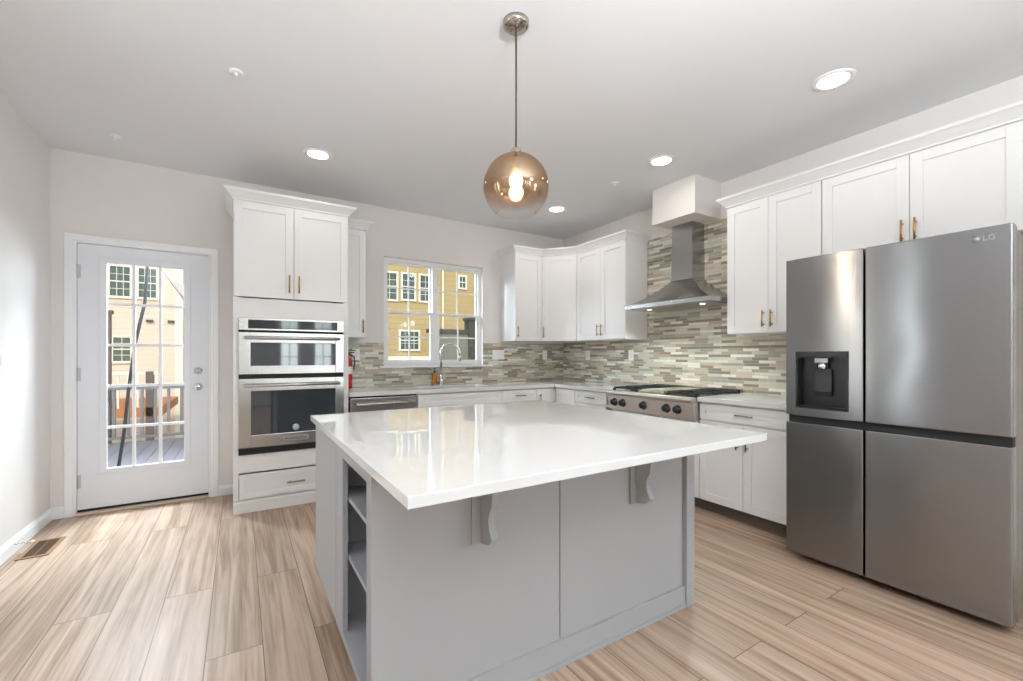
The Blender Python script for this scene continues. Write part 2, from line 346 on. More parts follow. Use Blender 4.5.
for i, a in ((6, 1.86), (7, 2.4)):  # unseen sidelights, added to light the island end and streak the fridge
    f = MB().box(XL-.09, XL-.05, a, a+.025, .3, 2.2).box(XL-.09, XL-.05, a+.175, a+.2, .3, 2.2).box(XL-.09, XL-.05, a+.025, a+.175, .3, .325).box(XL-.09, XL-.05, a+.025, a+.175, 2.175, 2.2)
    wr = struct('window_%d' % i, f, M['trim']); obj('pane', MB().box(XL-.072, XL-.068, a+.025, a+.175, .325, 2.175), M['pane'], wr)

def base_profile(): return [(0, 0), (.016, 0), (.016, .066), (.011, .077), (.011, .083), (.006, .09), (0, .09)]
struct('baseboard_left', MB().prism([(XL+a, z) for a, z in base_profile()], -.45, YB, 'y'), M['trim'])
b = MB(); b.prism([(YB-a, z) for a, z in base_profile()], XL+.016, -1.117, 'x'); b.prism([(YB-a, z) for a, z in base_profile()], -.153, -.047, 'x')
struct('baseboard_back', b, M['trim'])
struct('soffit', MB().box(3.275, XR, 2.305, 2.752, 2.432, H), M['wall'])

# door casing, jamb and threshold
def casing(x0, x1, z1, y):
    b = MB(); p = [(0, 0), (0, -.012), (.008, -.017), (.045, -.017), (.052, -.008), (.056, -.008), (.056, 0)]
    n = len(p); rings = []
    pts = [(x0, 0, 1, 0), (x0, z1, 1, 1), (x1, z1, -1, 1), (x1, 0, -1, 0)]
    vs = []; fs = []
    for (x, z, sx, sz) in pts:
        for d, dy in p: vs.append((x - sx*(.056-d), y+dy, z + sz*(.056-d)))
    for k in range(3):
        for i in range(n-1): fs.append((k*n+i, k*n+i+1, (k+1)*n+i+1, (k+1)*n+i))
    b._add(vs, fs); return b
struct('trim_1', casing(-1.061, -.209, 2.08, YB), M['trim'])
b = MB(); b.box(-1.066, -1.052, YB, YB+.13, 0, 2.09); b.box(-.226, -.212, YB, YB+.13, 0, 2.09); b.box(-1.052, -.226, YB, YB+.13, 2.076, 2.09)
struct('trim_2', b, M['trim'])
struct('trim_3', MB().box(-1.052, -.226, YB-.02, YB+.12, 0, .016, .004), M['threshold'])

# ------------------------------------------------------------------ the garden door
y0, y1 = YB+.03, YB+.075
gx0, gx1, gz0, gz1 = -.888, -.388, .325, 1.945
b = MB(); b.box(-1.05, gx0, y0, y1, .02, 2.074); b.box(gx1, -.228, y0, y1, .02, 2.074); b.box(gx0, gx1, y0, y1, .02, gz0); b.box(gx0, gx1, y0, y1, gz1, 2.074)
door = struct('door_1', b, M['door'])
b = MB()
for q in ((gx0-.035, gx0+.008, gz0-.035, gz1+.035), (gx1-.008, gx1+.035, gz0-.035, gz1+.035), (gx0+.008, gx1-.008, gz0-.035, gz0+.008), (gx0+.008, gx1-.008, gz1-.008, gz1+.035)):
    b.box(q[0], q[1], y0-.012, y0, q[2], q[3], .004)
obj('lite_frame', b, M['door'], door)
obj('door_gap_shade', MB().box(-1.05, -.228, y0-.004, y0+.01, .0165, .034), M['darkgap'], door)  # dark strip put in for the shaded gap under the door
b = MB()
for i in (1, 2): x = gx0+(gx1-gx0)*i/3; b.box(x-.011, x+.011, y0+.004, y0+.018, gz0, gz1)
for i in range(1, 5): z = gz0+(gz1-gz0)*i/5; b.box(gx0, gx1, y0+.005, y0+.017, z-.011, z+.011)
obj('muntin_grid', b, M['trim'], door)
obj('pane', MB().box(gx0, gx1, y0+.02, y0+.024, gz0, gz1), M['pane'], door)
for z in (.25, 1.07, 1.86):
    obj('hinge', MB().box(-1.056, -1.03, y0-.004, y0, z-.05, z+.05).tube([(-1.052, y0-.008, z-.05), (-1.052, y0-.008, z+.05)], .007), M['hinge'], door)
obj('deadbolt', MB().lathe([(.031, 0), (.031, -.008), (.02, -.014), (.018, -.02)], (-.3, y0, 1.085), axis='y').box(-.304, -.296, y0-.034, y0-.02, 1.07, 1.1, .002), M['chrome'], door, label='satin nickel thumb-turn deadbolt')
obj('door_knob', MB().lathe([(.032, 0), (.032, -.007), (.014, -.012), (.012, -.03), (.022, -.038), (.027, -.05), (.024, -.062), (.012, -.068)], (-.3, y0, .95), axis='y'), M['chrome'], door, label='round satin nickel knob')

# ------------------------------------------------------------------ kitchen window
wy0, wy1 = YB+.045, YB+.105
b = MB(); fw = .036
b.box(WX0, WX0+fw, wy0, wy1, WZ0, WZ1); b.box(WX1-fw, WX1, wy0, wy1, WZ0, WZ1); b.box(WX0+fw, WX1-fw, wy0, wy1, WZ1-fw, WZ1); b.box(WX0+fw, WX1-fw, wy0, wy1, WZ0, WZ0+.035)
xm = (WX0+WX1)/2; b.box(xm-.032, xm+.032, wy0-.004, wy1, WZ0+.035, WZ1-fw)
win = struct('window_1', b, M['trim'])
for a0, a1 in ((WX0+fw, xm-.032), (xm+.032, WX1-fw)):
    zb, zt = WZ0+.035, WZ1-fw; zm = (zb+zt)/2
    for (q0, q1, yo) in ((zb, zm+.014, .004), (zm-.014, zt, .03)):
        s = MB(); sw = .022
        s.box(a0, a0+sw, wy0+yo, wy0+yo+.024, q0, q1); s.box(a1-sw, a1, wy0+yo, wy0+yo+.024, q0, q1); s.box(a0+sw, a1-sw, wy0+yo, wy0+yo+.024, q0, q0+sw); s.box(a0+sw, a1-sw, wy0+yo, wy0+yo+.024, q1-sw, q1)
        so = obj('sash', s, M['trim'], win)
        g = MB(); g.box((a0+a1)/2-.008, (a0+a1)/2+.008, wy0+yo+.006, wy0+yo+.012, q0+sw, q1-sw); g.box(a0+sw, a1-sw, wy0+yo+.007, wy0+yo+.0115, (q0+q1)/2-.008, (q0+q1)/2+.008)
        obj('muntin_grid', g, M['trim'], so)
        obj('pane', MB().box(a0+sw, a1-sw, wy0+yo+.013, wy0+yo+.016, q0+sw, q1-sw), M['pane'], so)
struct('trim_4', MB().box(WX0-.055, WX1+.12, YB-.045, YB+.05, WZ0-.022, WZ0, .004), M['trim'])

# ------------------------------------------------------------------ cabinet kit
def shaker(mb, x0, x1, z0, z1, y=0, t=.02, rail=.058, rec=.009):
    b = .0015
    mb.box(x0, x0+rail, y-t, y, z0, z1, b); mb.box(x1-rail, x1, y-t, y, z0, z1, b)
    mb.box(x0+rail, x1-rail, y-t, y, z0, z0+rail, b); mb.box(x0+rail, x1-rail, y-t, y, z1-rail, z1, b)
    mb.box(x0+rail-.002, x1-rail+.002, y-t+rec, y, z0+rail-.002, z1-rail+.002); return mb
def pull(mb, x, z, y, length, vertical):
    r = .0055; k = length/2
    if vertical:
        mb.tube([(x, y-.03, z-k), (x, y-.03, z+k)], r, 10)
        for s in (-1, 1): mb.tube([(x, y, z+s*k*.68), (x, y-.03, z+s*k*.68)], r*.8, 8)
    else:
        mb.tube([(x-k, y-.03, z), (x+k, y-.03, z)], r, 10)
        for s in (-1, 1): mb.tube([(x+s*k*.68, y, z), (x+s*k*.68, y-.03, z)], r*.8, 8)
    return mb
CROWN = [(0, 0), (.008, 0), (.008, .012), (.016, .02), (.03, .036), (.046, .052), (.056, .058), (.056, .066), (.06, .066), (.06, .075), (0, .075)]
def crown(path, i0, i1, z, prof=CROWN):     # sweep the crown profile along plan points i0..i1 of a mitred path
    P = [Vector((p[0], p[1])) for p in path]; N = []
    for i in range(len(P)):
        ds = []
        if i > 0: ds.append((P[i]-P[i-1]).normalized())
        if i < len(P)-1: ds.append((P[i+1]-P[i]).normalized())
        ns = [Vector((d.y, -d.x)) for d in ds]
        n = sum(ns, Vector((0, 0))); n = n.normalized(); N.append(n/max(.3, n.dot(ns[0])))
    b = MB(); vs = []; fs = []; k = len(prof)
    for i in range(i0, i1+1):
        for d, h in prof: q = P[i]+N[i]*d; vs.append((q.x, q.y, z+h))
    for s in range(i1-i0):
        for j in range(k): fs.append((s*k+j, s*k+(j+1) % k, (s+1)*k+(j+1) % k, (s+1)*k+j))
    fs.append(tuple(range(k-1, -1, -1))); fs.append(tuple((i1-i0)*k+j for j in range(k)))
    b._add(vs, fs); return b
def carcass(mb, w, d, z0, z1, t=.018):       # open-front box with back, in local coordinates (front at y=0)
    mb.box(0, t, 0, d, z0, z1); mb.box(w-t, w, 0, d, z0, z1); mb.box(t, w-t, 0, d, z0, z0+t); mb.box(t, w-t, 0, d, z1-t, z1); mb.box(t, w-t, d-.012, d, z0+t, z1-t)
    return mb
GAP = .003
def upper(label, F, w, d, z0, z1, doors, hs, crown_mb, group, fill=True, pulls=M['brass'], dz1=None):
    o = F @ Vector((w/2, d/2, z0)); root = thing('wall_cabinet', label, 'cabinet', o, group)
    obj('cabinet_body', carcass(MB(F), w, d, z0, z1), M['white'], root)
    n = len(doors)
    for i, (a, b_) in enumerate(doors):
        dd = obj('cabinet_door', shaker(MB(F), a+GAP/2, b_-GAP/2, z0+.004, (dz1 or z1)-.004), M['white'], root)
        if hs[i] is not None:
            x = (a+.03) if hs[i] == 'l' else (b_-.03)
            obj('handle', pull(MB(F), x, z0+.105, -.02, .125, True), pulls, dd, label='slim brass bar pull')
    if crown_mb: obj('crown_molding', crown_mb, M['white'], root)
    return root

# ------------------------------------------------------------------ tall oven cabinet
ty = 3.93; tx0, tx1 = -.043, .795; td = YB-ty-.002; tw = tx1-tx0
F = frame((tx0, ty+.02, 0), 0); d = td-.02
tall = thing('oven_cabinet', 'tall white cabinet housing the wall ovens beside the door', 'cabinet', (tx0+tw/2, ty+.3, 0))
b = MB(F); t = .018
b.box(0, t, 0, d, .1, 2.41); b.box(tw-t, tw, 0, d, .1, 2.41); b.box(t, tw-t, d-.012, d, .1, 2.41); b.box(t, tw-t, 0, d, 2.392, 2.41)
b.box(t, tw-t, 0, d, .42, .445); b.box(t, tw-t, 0, d, 1.525, 1.55); b.box(t, tw-t, 0, d, .1, .118)
obj('cabinet_body', b, M['white'], tall)
b = MB(F)      # face frame around the ovens
b.box(0, .036, -.02, 0, .1, 2.41); b.box(tw-.04, tw, -.02, 0, .1, 2.41); b.box(.036, tw-.04, -.02, 0, .31, .448); b.box(.036, tw-.04, -.02, 0, 1.508, 1.66); b.box(.036, tw-.04, -.02, 0, .1, .112)
obj('face_frame', b, M['white'], tall)
obj('skirting', MB(F).box(0, tw, -.03, -.012, 0, .085, .004).box(0, tw, -.024, -.012, .085, .097), M['white'], tall)
dm = .372-tx0
for a, c_, hx in ((.005, dm, dm-.035), (dm, tw-.006, dm+.035)):
    dd = obj('cabinet_door', shaker(MB(F), a+.002, c_-.002, 1.668, 2.4, -.02), M['white'], tall)
    obj('handle', pull(MB(F), hx, 1.785, -.04, .14, True), M['brass'], dd, label='slim brass bar pull')
dd = obj('drawer', shaker(MB(F), .04, tw-.044, .116, .3, -.02, rail=.04), M['white'], tall)
obj('handle', pull(MB(F), .428, .205, -.04, .13, False), M['bronze'], dd, label='slim brass bar pull')
obj('crown_molding', crown([(tx0, YB), (tx0, ty), (tx1, ty), (tx1, YB)], 0, 3, 2.41), M['white'], tall)

# wall oven with microwave above
ox0, ox1 = -.008, .752; oy = ty-.004
oven = thing('wall_oven', 'stainless steel double wall oven with microwave set in tall white cabinet', 'oven', ((ox0+ox1)/2, ty+.2, .45))
b = MB(); b.box(ox0+.02, ox1-.02, ty+.02, ty+.5, .47, 1.49); b.box(ox0, ox1, oy, ty+.02, .45, 1.507)
obj('oven_body', b, M['darkgap'], oven)
cp = obj('control_panel', MB().box(ox0, ox1, oy-.03, oy, 1.41, 1.507, .003), M['steel'], oven)
obj('display', MB().box(.055, .7, oy-.032, oy-.03, 1.424, 1.492), M['windowdark'], cp, label='black glass touch display')
def odoor(name, z0, z1, wx0, wx1, wz0, wz1, hz):
    b = MB(); b.box(ox0, wx0, oy-.035, oy, z0, z1, .003); b.box(wx1, ox1, oy-.035, oy, z0, z1, .003); b.box(wx0, wx1, oy-.035, oy, z0, wz0, .002); b.box(wx0, wx1, oy-.035, oy, wz1, z1, .002)
    dd = obj(name, b, M['steel'], oven)
    obj('window', MB().box(wx0, wx1, oy-.03, oy-.002, wz0, wz1), M['blackglass'], dd, label='dark glass oven window')
    h = MB(); h.tube([(ox0+.04, oy-.078, hz), (ox1-.04, oy-.078, hz)], .0125, 14)
    for x in (ox0+.065, ox1-.065): h.box(x-.014, x+.014, oy-.078, oy-.034, hz-.01, hz+.01, .003)
    obj('handle', h, M['steel'], dd)
    return dd
odoor('microwave_door', 1.07, 1.395, .07, .685, 1.135, 1.315, 1.352)
od = odoor('oven_door', .505, 1.035, .075, .685, .6, .94, .985)
obj('badge', MB().lathe([(.025, 0), (.025, -.003), (.02, -.004)], (.385, oy-.03, .64), axis='y'), M['badge'], od, label='round silver badge')
RX = Matrix.Rotation(math.pi/2, 4, 'X')
plate = obj('name_plate', MB().box(.29, .48, oy-.038, oy-.035, .535, .575, .001), M['badge2'], od)
obj('lettering', MB().text('KitchenAid', .034, .0006, Matrix.Translation((.385, oy-.0386, .555)) @ RX), M['slot'], od)
obj('vent_trim', MB().box(ox0, ox1, oy-.012, oy, .45, .5).box(ox0, ox1, oy-.03, oy-.012, .487, .5), M['darkgap'], oven)
obj('divider_trim', MB().box(ox0, ox1, oy-.01, oy, 1.037, 1.068), M['darkgap'], oven)

# ------------------------------------------------------------------ wall cabinets
UZ0, UZ1 = 1.385, 2.395; UD = .31
F = frame((.7975, 4.23, 0), 0)
upper('narrow white wall cabinet between the oven tower and the window', F, .213, UD, UZ0, UZ1, [(0, .213)], ['r'],
      crown([(.7975, 4.21), (1.0105, 4.21), (1.0105, YB)], 0, 2, UZ1), 'white wall cabinets')
path = [(2.68, YB), (2.68, 4.21), (3.06, 4.21), (3.32, 3.88), (3.32, 3.13), (XR, 3.13)]
F = frame((2.68, 4.23, 0), 0)
upper('single-door white wall cabinet just right of the window', F, .372, UD, UZ0, UZ1, [(0, .378)], ['l'], crown(path, 0, 2, UZ1), 'white wall cabinets')
# diagonal corner cabinet
dv = Vector((3.32-3.06, 3.88-4.21, 0)); dl = dv.length; ang = math.atan2(dv.y, dv.x); nrm = Vector((-dv.y, dv.x, 0)).normalized()
root = thing('wall_cabinet', 'diagonal corner white wall cabinet with one door', 'cabinet', (3.35, 4.2, UZ0), 'white wall cabinets')
a = Vector((3.06, 4.21, 0))+nrm*.02; c_ = Vector((3.32, 3.88, 0))+nrm*.02
obj('cabinet_body', MB().prism([(a.x, a.y), (c_.x, c_.y), (3.345, 3.884), (XR-.002, 3.884), (XR-.002, YB-.002), (3.056, YB-.002), (3.056, 4.235)], UZ0, UZ1, 'z'), M['white'], root)
F = frame(a, ang)
dd = obj('cabinet_door', shaker(MB(F), .004, dl-.004, UZ0+.004, UZ1-.004), M['white'], root)
obj('handle', pull(MB(F), .03, UZ0+.105, -.02, .125, True), M['brass'], dd, label='slim brass bar pull')
obj('crown_molding', crown(path, 2, 3, UZ1), M['white'], root)
F = frame((3.34, 3.88, 0), -math.pi/2)
upper('double-door white wall cabinet left of the range hood', F, .75, UD, UZ0, UZ1, [(0, .39), (.39, .75)], ['r', 'l'], crown(path, 3, 5, UZ1), 'white wall cabinets')
path = [(XR, 2.046), (3.32, 2.046), (3.32, 1.377), (3.32, .46), (XR, .46)]
F = frame((3.34, 2.046, 0), -math.pi/2)
upper('double-door white wall cabinet between range hood and refrigerator', F, .668, UD, UZ0, UZ1, [(0, .32), (.32, .668)], ['r', 'l'], crown(path, 0, 2, UZ1), 'white wall cabinets')
F = frame((3.34, 1.377, 0), -math.pi/2)
upper('short double-door white wall cabinet above the refrigerator', F, .917, UD, 1.842, UZ1, [(.003, .453), (.453, .89)], ['r', 'l'], crown(path, 2, 4, UZ1), 'white wall cabinets')

# ------------------------------------------------------------------ base cabinets
CZ0, CZ1 = .86, .895
def base_cab(name, label, F, w, d, fronts, toe=True):
    root = thing(name, label, 'cabinet', F @ Vector((w/2, d/2, 0)), 'white base cabinets')
    b = MB(F); b.box(0, .018, 0, d, .1, CZ0); b.box(w-.018, w, 0, d, .1, CZ0); b.box(.018, w-.018, 0, d, .1, .118); b.box(.018, w-.018, d-.012, d, .118, CZ0); b.box(.018, w-.018, 0, .02, .845, CZ0); b.box(.018, w-.018, 0, .08, .715, .728)
    obj('cabinet_body', b, M['white'], root)
    obj('toe_kick', MB(F).box(0, w, .065, .08, 0, .1), M['toe'], root)
    for (kind, x0, x1, z0, z1, h) in fronts:
        dd = obj(kind, shaker(MB(F), x0+.002, x1-.002, z0, z1, 0, rail=.045 if kind == 'drawer' else .058), M['white'], root)
        if h is None: continue
        if kind == 'drawer': hb = pull(MB(F), (x0+x1)/2+h, (z0+z1)/2, -.02, .13, False)
        else: hb = pull(MB(F), (x0+.035) if h == 'l' else (x1-.035), z1-.115, -.02, .12, True)
        obj('handle', hb, M['bronze'], dd, label='slim brass bar pull')
    return root
by = 3.94; bd = YB-by-.002; rx = 3.05; rd = XR-rx-.002
DZ0, DZ1 = .727, .845
base_cab('sink_cabinet', 'white sink cabinet with false drawer front under the window', frame((1.418, by, 0), 0), .912, bd-.0, [('drawer', 0, .912, DZ0, DZ1, None), ('cabinet_door', 0, .456, .105, .715, 'r'), ('cabinet_door', .456, .912, .105, .715, 'l')])
base_cab('base_cabinet', 'narrow white drawer cabinet right of the sink cabinet', frame((2.333, by, 0), 0), .445, bd, [('drawer', 0, .445, DZ0, DZ1, 0), ('cabinet_door', 0, .445, .105, .715, 'l')])
base_cab('corner_cabinet', 'white corner base cabinet with full-height door in back corner', frame((2.781, by, 0), 0), .86, bd, [('cabinet_door', 0, .265, .105, DZ1, 'l')])
root = thing('filler_cabinet', 'plain white base front between corner and drawer beside range', 'cabinet', (3.3, 3.72, 0), 'white base cabinets')
F = frame((rx, 3.918, 0), -math.pi/2)
obj('cabinet_body', MB(F).box(0, .34, 0, rd, .1, CZ0), M['white'], root); obj('cabinet_door', shaker(MB(F), .02, .338, .105, DZ1), M['white'], root); obj('toe_kick', MB(F).box(0, .34, .065, .08, 0, .1), M['toe'], root)
base_cab('base_cabinet', 'white drawer base cabinet left of the cooktop', frame((rx, 3.575, 0), -math.pi/2), .555, rd, [('drawer', 0, .47, DZ0, DZ1, .02), ('cabinet_door', 0, .47, .105, .715, 'l')])
base_cab('base_cabinet', 'white double-door base cabinet between cooktop and refrigerator', frame((rx, 2.092, 0), -math.pi/2), .725, rd, [('drawer', 0, .725, DZ0, DZ1, 0), ('cabinet_door', 0, .343, .105, .715, 'r'), ('cabinet_door', .343, .725, .105, .715, 'l')])
# low cabinet under the cooktop
root = thing('cooktop_cabinet', 'white low cabinet beneath the steel cooktop', 'cabinet', (3.35, 2.55, 0), 'white base cabinets')
F = frame((rx, 3.014, 0), -math.pi/2)
obj('cabinet_body', MB(F).box(0, .918, 0, rd, .1, .705), M['white'], root)
for a, c_ in ((0, .459), (.459, .918)): obj('cabinet_door', shaker(MB(F), a+.002, c_-.002, .105, .7), M['white'], root)
obj('toe_kick', MB(F).box(0, .918, .065, .08, 0, .1), M['toe'], root)

# dishwasher
dw = thing('dishwasher', 'stainless steel dishwasher left of the sink cabinet', 'dishwasher', (1.107, 4.2, 0))
obj('dishwasher_body', MB().box(.802, 1.412, by+.01, YB-.03, .1, .855), M['darkgap'], dw)
obj('dishwasher_door', MB().box(.81, 1.404, by-.03, by+.01, .105, .842, .004), M['steel'], dw)
h = MB().tube([(.85, by-.075, .79), (1.365, by-.075, .79)], .013, 14)
for x in (.875, 1.34): h.box(x-.012, x+.012, by-.075, by-.028, .781, .799, .003)
obj('handle', h, M['steel'], dw); obj('toe_kick', MB().box(.81, 1.404, by+.05, by+.07, 0, .1), M['darkgap'], dw)

# counters
sx0, sx1, sy0, sy1 = 1.54, 2.24, 4.05, 4.36
b = MB(); cf = 3.89
for q in ((.799, sx0, cf, YB-.001), (sx0, sx1, cf, sy0), (sx0, sx1, sy1, YB-.001), (sx1, XR-.001, cf, YB-.001), (3.0, XR-.001, 3.02, cf)): b.box(*q, CZ0, CZ1)
tag(obj('countertop', b, M['quartz']), 'white quartz countertop turning the corner under the window', 'countertop')
tag(obj('countertop', MB().box(3.0, XR-.001, 1.37, 2.092, CZ0, CZ1, .003), M['quartz']), 'short white quartz countertop between cooktop and refrigerator', 'countertop')
s = MB(); s.box(sx0-.01, sx1+.01, sy0-.01, sy1+.01, CZ0-.21, CZ0-.2)
for q in ((sx0-.012, sx0-.001, sy0-.01, sy1+.01), (sx1+.001, sx1+.012, sy0-.01, sy1+.01), (sx0-.001, sx1+.001, sy0-.012, sy0-.001), (sx0-.001, sx1+.001, sy1+.001, sy1+.012)): s.box(*q, CZ0-.2, CZ0-.0005)
sk = thing('sink', 'undermount stainless steel sink below the kitchen window', 'sink', ((sx0+sx1)/2, (sy0+sy1)/2, CZ0-.21))
obj('basin', s, M['steel'], sk)
obj('drain', MB().lathe([(.045, 0), (.045, .004), (.03, .006)], ((sx0+sx1)/2, (sy0+sy1)/2, CZ0-.2)), M['chrome'], sk)

# faucet: gooseneck
fx, fy = 1.862, 4.43
fa = thing('faucet', 'chrome gooseneck kitchen faucet behind the sink', 'faucet', (fx, fy, CZ1))
obj('faucet_base', MB().lathe([(.027, 0), (.027, .008), (.021, .012), (.019, .1), (.016, .106)], (fx, fy, CZ1)), M['chrome'], fa)
ca, sa = math.cos(R(-38)), math.sin(R(-38)); pts = [(fx, fy, CZ1+.1), (fx, fy, 1.24)]
for k in range(1, 13):
    a = math.pi*k/12; rr = .105; q = rr-rr*math.cos(a); pts.append((fx+q*ca, fy+q*sa, 1.24+rr*math.sin(a)))
pts.append((fx+.21*ca, fy+.21*sa, 1.22))
obj('spout', MB().tube(pts, .0125, 14), M['chrome'], fa)
obj('spray_head', MB().lathe([(.0135, .065), (.017, .05), (.018, .0), (.015, -.004)], (fx+.21*ca, fy+.21*sa, 1.155)), M['chrome'], fa)
obj('lever', MB().tube([(fx+.018, fy, CZ1+.07), (fx+.035, fy, CZ1+.075), (fx+.085, fy-.01, CZ1+.11)], [.008, .007, .005], 10), M['chrome'], fa)

# soap bottle
so = thing('soap_bottle', 'amber soap bottle with dark pump beside the faucet', 'bottle', (1.8, 4.46, CZ1))
obj('bottle_body', MB().lathe([(.026, 0), (.029, .004), (.029, .1), (.024, .118), (.012, .126), (.011, .135)], (1.8, 4.46, CZ1)), M['amber'], so)
obj('pump', MB().lathe([(.013, .135), (.013, .15), (.005, .152), (.005, .172), (.01, .174), (.01, .182)], (1.8, 4.46, CZ1)).tube([(1.8, 4.46, CZ1+.178), (1.77, 4.44, CZ1+.176)], .004, 8), M['black'], so)

# fire extinguisher
ex, ey = .895, 4.44
fe = thing('fire_extinguisher', 'small red fire extinguisher on the counter beside the oven tower', 'fire extinguisher', (ex, ey, CZ1))
obj('cylinder', MB().lathe([(.036, 0), (.04, .008), (.04, .25), (.034, .28), (.018, .3), (.016, .315)], (ex, ey, CZ1)), M['red'], fe)
obj('printed_label', MB().lathe([(.0405, .14), (.0408, .142), (.0408, .21), (.0405, .212)], (ex, ey, CZ1)), M['paper'], fe)
obj('valve', MB().lathe([(.017, .315), (.017, .345), (.01, .35)], (ex, ey, CZ1)).box(ex-.03, ex+.06, ey-.008, ey+.008, CZ1+.345, CZ1+.356, .003), M['black'], fe)
obj('trigger', MB().tube([(ex-.02, ey, CZ1+.362), (ex+.02, ey, CZ1+.375), (ex+.075, ey, CZ1+.37)], [.006, .006, .005], 8), M['black'], fe)
obj('hose', MB().tube([(ex+.012, ey-.01, CZ1+.33), (ex+.05, ey-.03, CZ1+.31), (ex+.055, ey-.035, CZ1+.25), (ex+.048, ey-.03, CZ1+.18)], .007, 8), M['black'], fe)

# ------------------------------------------------------------------ tile backsplash
b = MB(); ts = .008
bx = [(.798, WX0-.055, CZ1, 1.345), (WX0-.055, WX1+.12, CZ1, WZ0-.022), (WX1+.12, XR-ts, CZ1, 1.36)]
for q in bx: b.box(q[0], q[1], YB-ts, YB, q[2], q[3])
b.box(WX1+.005, WX1+.12, YB-ts, YB, WZ0, 1.36); b.box(WX0-.055, WX0-.005, YB-ts, YB, WZ0, 1.345)
tag(obj('tile_backsplash', b, M['tile_b'], None, (0, YB, 0)), 'linear mosaic tile backsplash along the window wall', 'backsplash')
b = MB()
b.box(XR-ts, XR, 1.36, YB, CZ1, UZ0); b.box(XR-ts, XR, 2.05, 3.126, UZ0, 2.432)
tag(obj('tile_backsplash', b, M['tile_r'], None, (XR, 0, 0)), 'linear mosaic tile backsplash rising behind the range hood', 'backsplash')

# outlets and switches
def cover(label, F, gang, kind, cat, group):
    wv = .072 + .046*(gang-1); root = thing('outlet_cover' if kind == 'outlet' else 'switch_plate', label, cat, F @ Vector((0, 0, -.058)), group)
    obj('cover_plate', MB(F).box(-wv/2, wv/2, -.006, 0, -.058, .058, .002), M['plate'], root)
    for g in range(gang):
        x = (g-(gang-1)/2)*.046
        if kind == 'outlet':
            r = obj('receptacle', MB(F).box(x-.017, x+.017, -.008, -.006, -.035, .035, .0008), M['trim'], root)
            for zz in (-.018, .018):
                for xx in (-.006, .006): obj('slot', MB(F).box(x+xx-.001, x+xx+.001, -.0085, -.0079, zz-.005, zz+.005), M['slot'], r)
        else: obj('rocker', MB(F).box(x-.017, x+.017, -.0095, -.006, -.034, .034, .0015), M['trim'], root)
    return root
G = 'white outlet covers on the mosaic tile'
cover('white outlet cover on tile behind the fire extinguisher', frame((.99, YB-ts, 1.225), 0), 1, 'outlet', 'outlet', G)
cover('wide white switch plate on tile just right of the window', frame((2.645, YB-ts, 1.225), 0), 3, 'switch', 'switch', None)
cover('white outlet cover on tile left of the back corner', frame((3.336, YB-ts, 1.22), 0), 1, 'outlet', 'outlet', G)
cover('white outlet cover on tile right of the back corner', frame((XR-ts, 4.05, 1.217), -math.pi/2), 1, 'outlet', 'outlet', G)
cover('white outlet cover on tile beside the cooktop left of hood', frame((XR-ts, 3.35, 1.217), -math.pi/2), 1, 'outlet', 'outlet', G)
cover('white light switch on the bare left wall', frame((XL, 3.75, 1.19), math.pi/2), 1, 'switch', 'switch', None)

# ------------------------------------------------------------------ rangetop
ry0, ry1 = 2.098, 3.012; rxf = 2.955
ct = thing('rangetop', 'stainless steel gas rangetop with griddle under the hood', 'cooktop', (3.3, 2.555, .71))
obj('cooktop_body', MB().box(2.99, XR-.012, ry0, ry1, .71, .885), M['steel'], ct)
F = frame((rxf, ry1, 0), -math.pi/2); rw = ry1-ry0
pf = obj('control_panel', MB().prism([(2.99, .715), (2.972, .715), (2.955, .845), (2.94, .852), (2.93, .868), (2.938, .884), (2.99, .888)], ry0, ry1, 'y'), M['rangesteel'], ct)
for y in (2.925, 2.825, 2.585, 2.345, 2.24):
    k = obj('knob', MB().lathe([(.036, 0), (.036, -.006), (.027, -.01), (.026, -.035), (.022, -.04)], (2.963, y, .785), axis='x').box(2.915, 2.925, y-.005, y+.005, .762, .808, .002), M['black'], ct)
    obj('knob_bezel', MB().lathe([(.04, 0), (.04, -.004), (.036, -.0045)], (2.965, y, .785), axis='x'), M['chrome'], k)
def grate(yc):
    g = MB(); x0, x1 = 3.03, 3.58; hw = .135
    for y in (yc-hw, yc+hw): g.box(x0, x1, y-.007, y+.007, .905, .92, .003)
    for x in (x0, (x0+x1)/2, x1): g.box(x-.007, x+.007, yc-hw, yc+hw, .905, .92, .003)
    for xm_ in (x0+.137, x0+.412):
        g.box(xm_-.1, xm_+.1, yc-.006, yc+.006, .906, .924, .003); g.box(xm_-.006, xm_+.006, yc-.12, yc+.12, .906, .924, .003)
    for x in (x0, x1):
        for y in (yc-hw, yc+hw): g.box(x-.01, x+.01, y-.01, y+.01, .885, .906)
    obj('grate', g, M['iron'], ct)
    for xm_ in (x0+.137, x0+.412):
        obj('burner', MB().lathe([(.05, .885), (.05, .893), (.035, .898), (.034, .903), (.01, .904)], (xm_, yc, 0)), M['iron'], ct)
grate(2.25); grate(2.86)
gd = obj('griddle', MB().box(3.02, 3.58, 2.42, 2.69, .885, .908, .004), M['griddle'], ct)
obj('griddle_cover', MB().box(3.05, 3.57, 2.43, 2.68, .908, .916, .003), M['griddle'], gd)
obj('back_trim', MB().box(3.6, XR-.012, ry0, ry1, .885, .93, .003), M['steel'], ct)

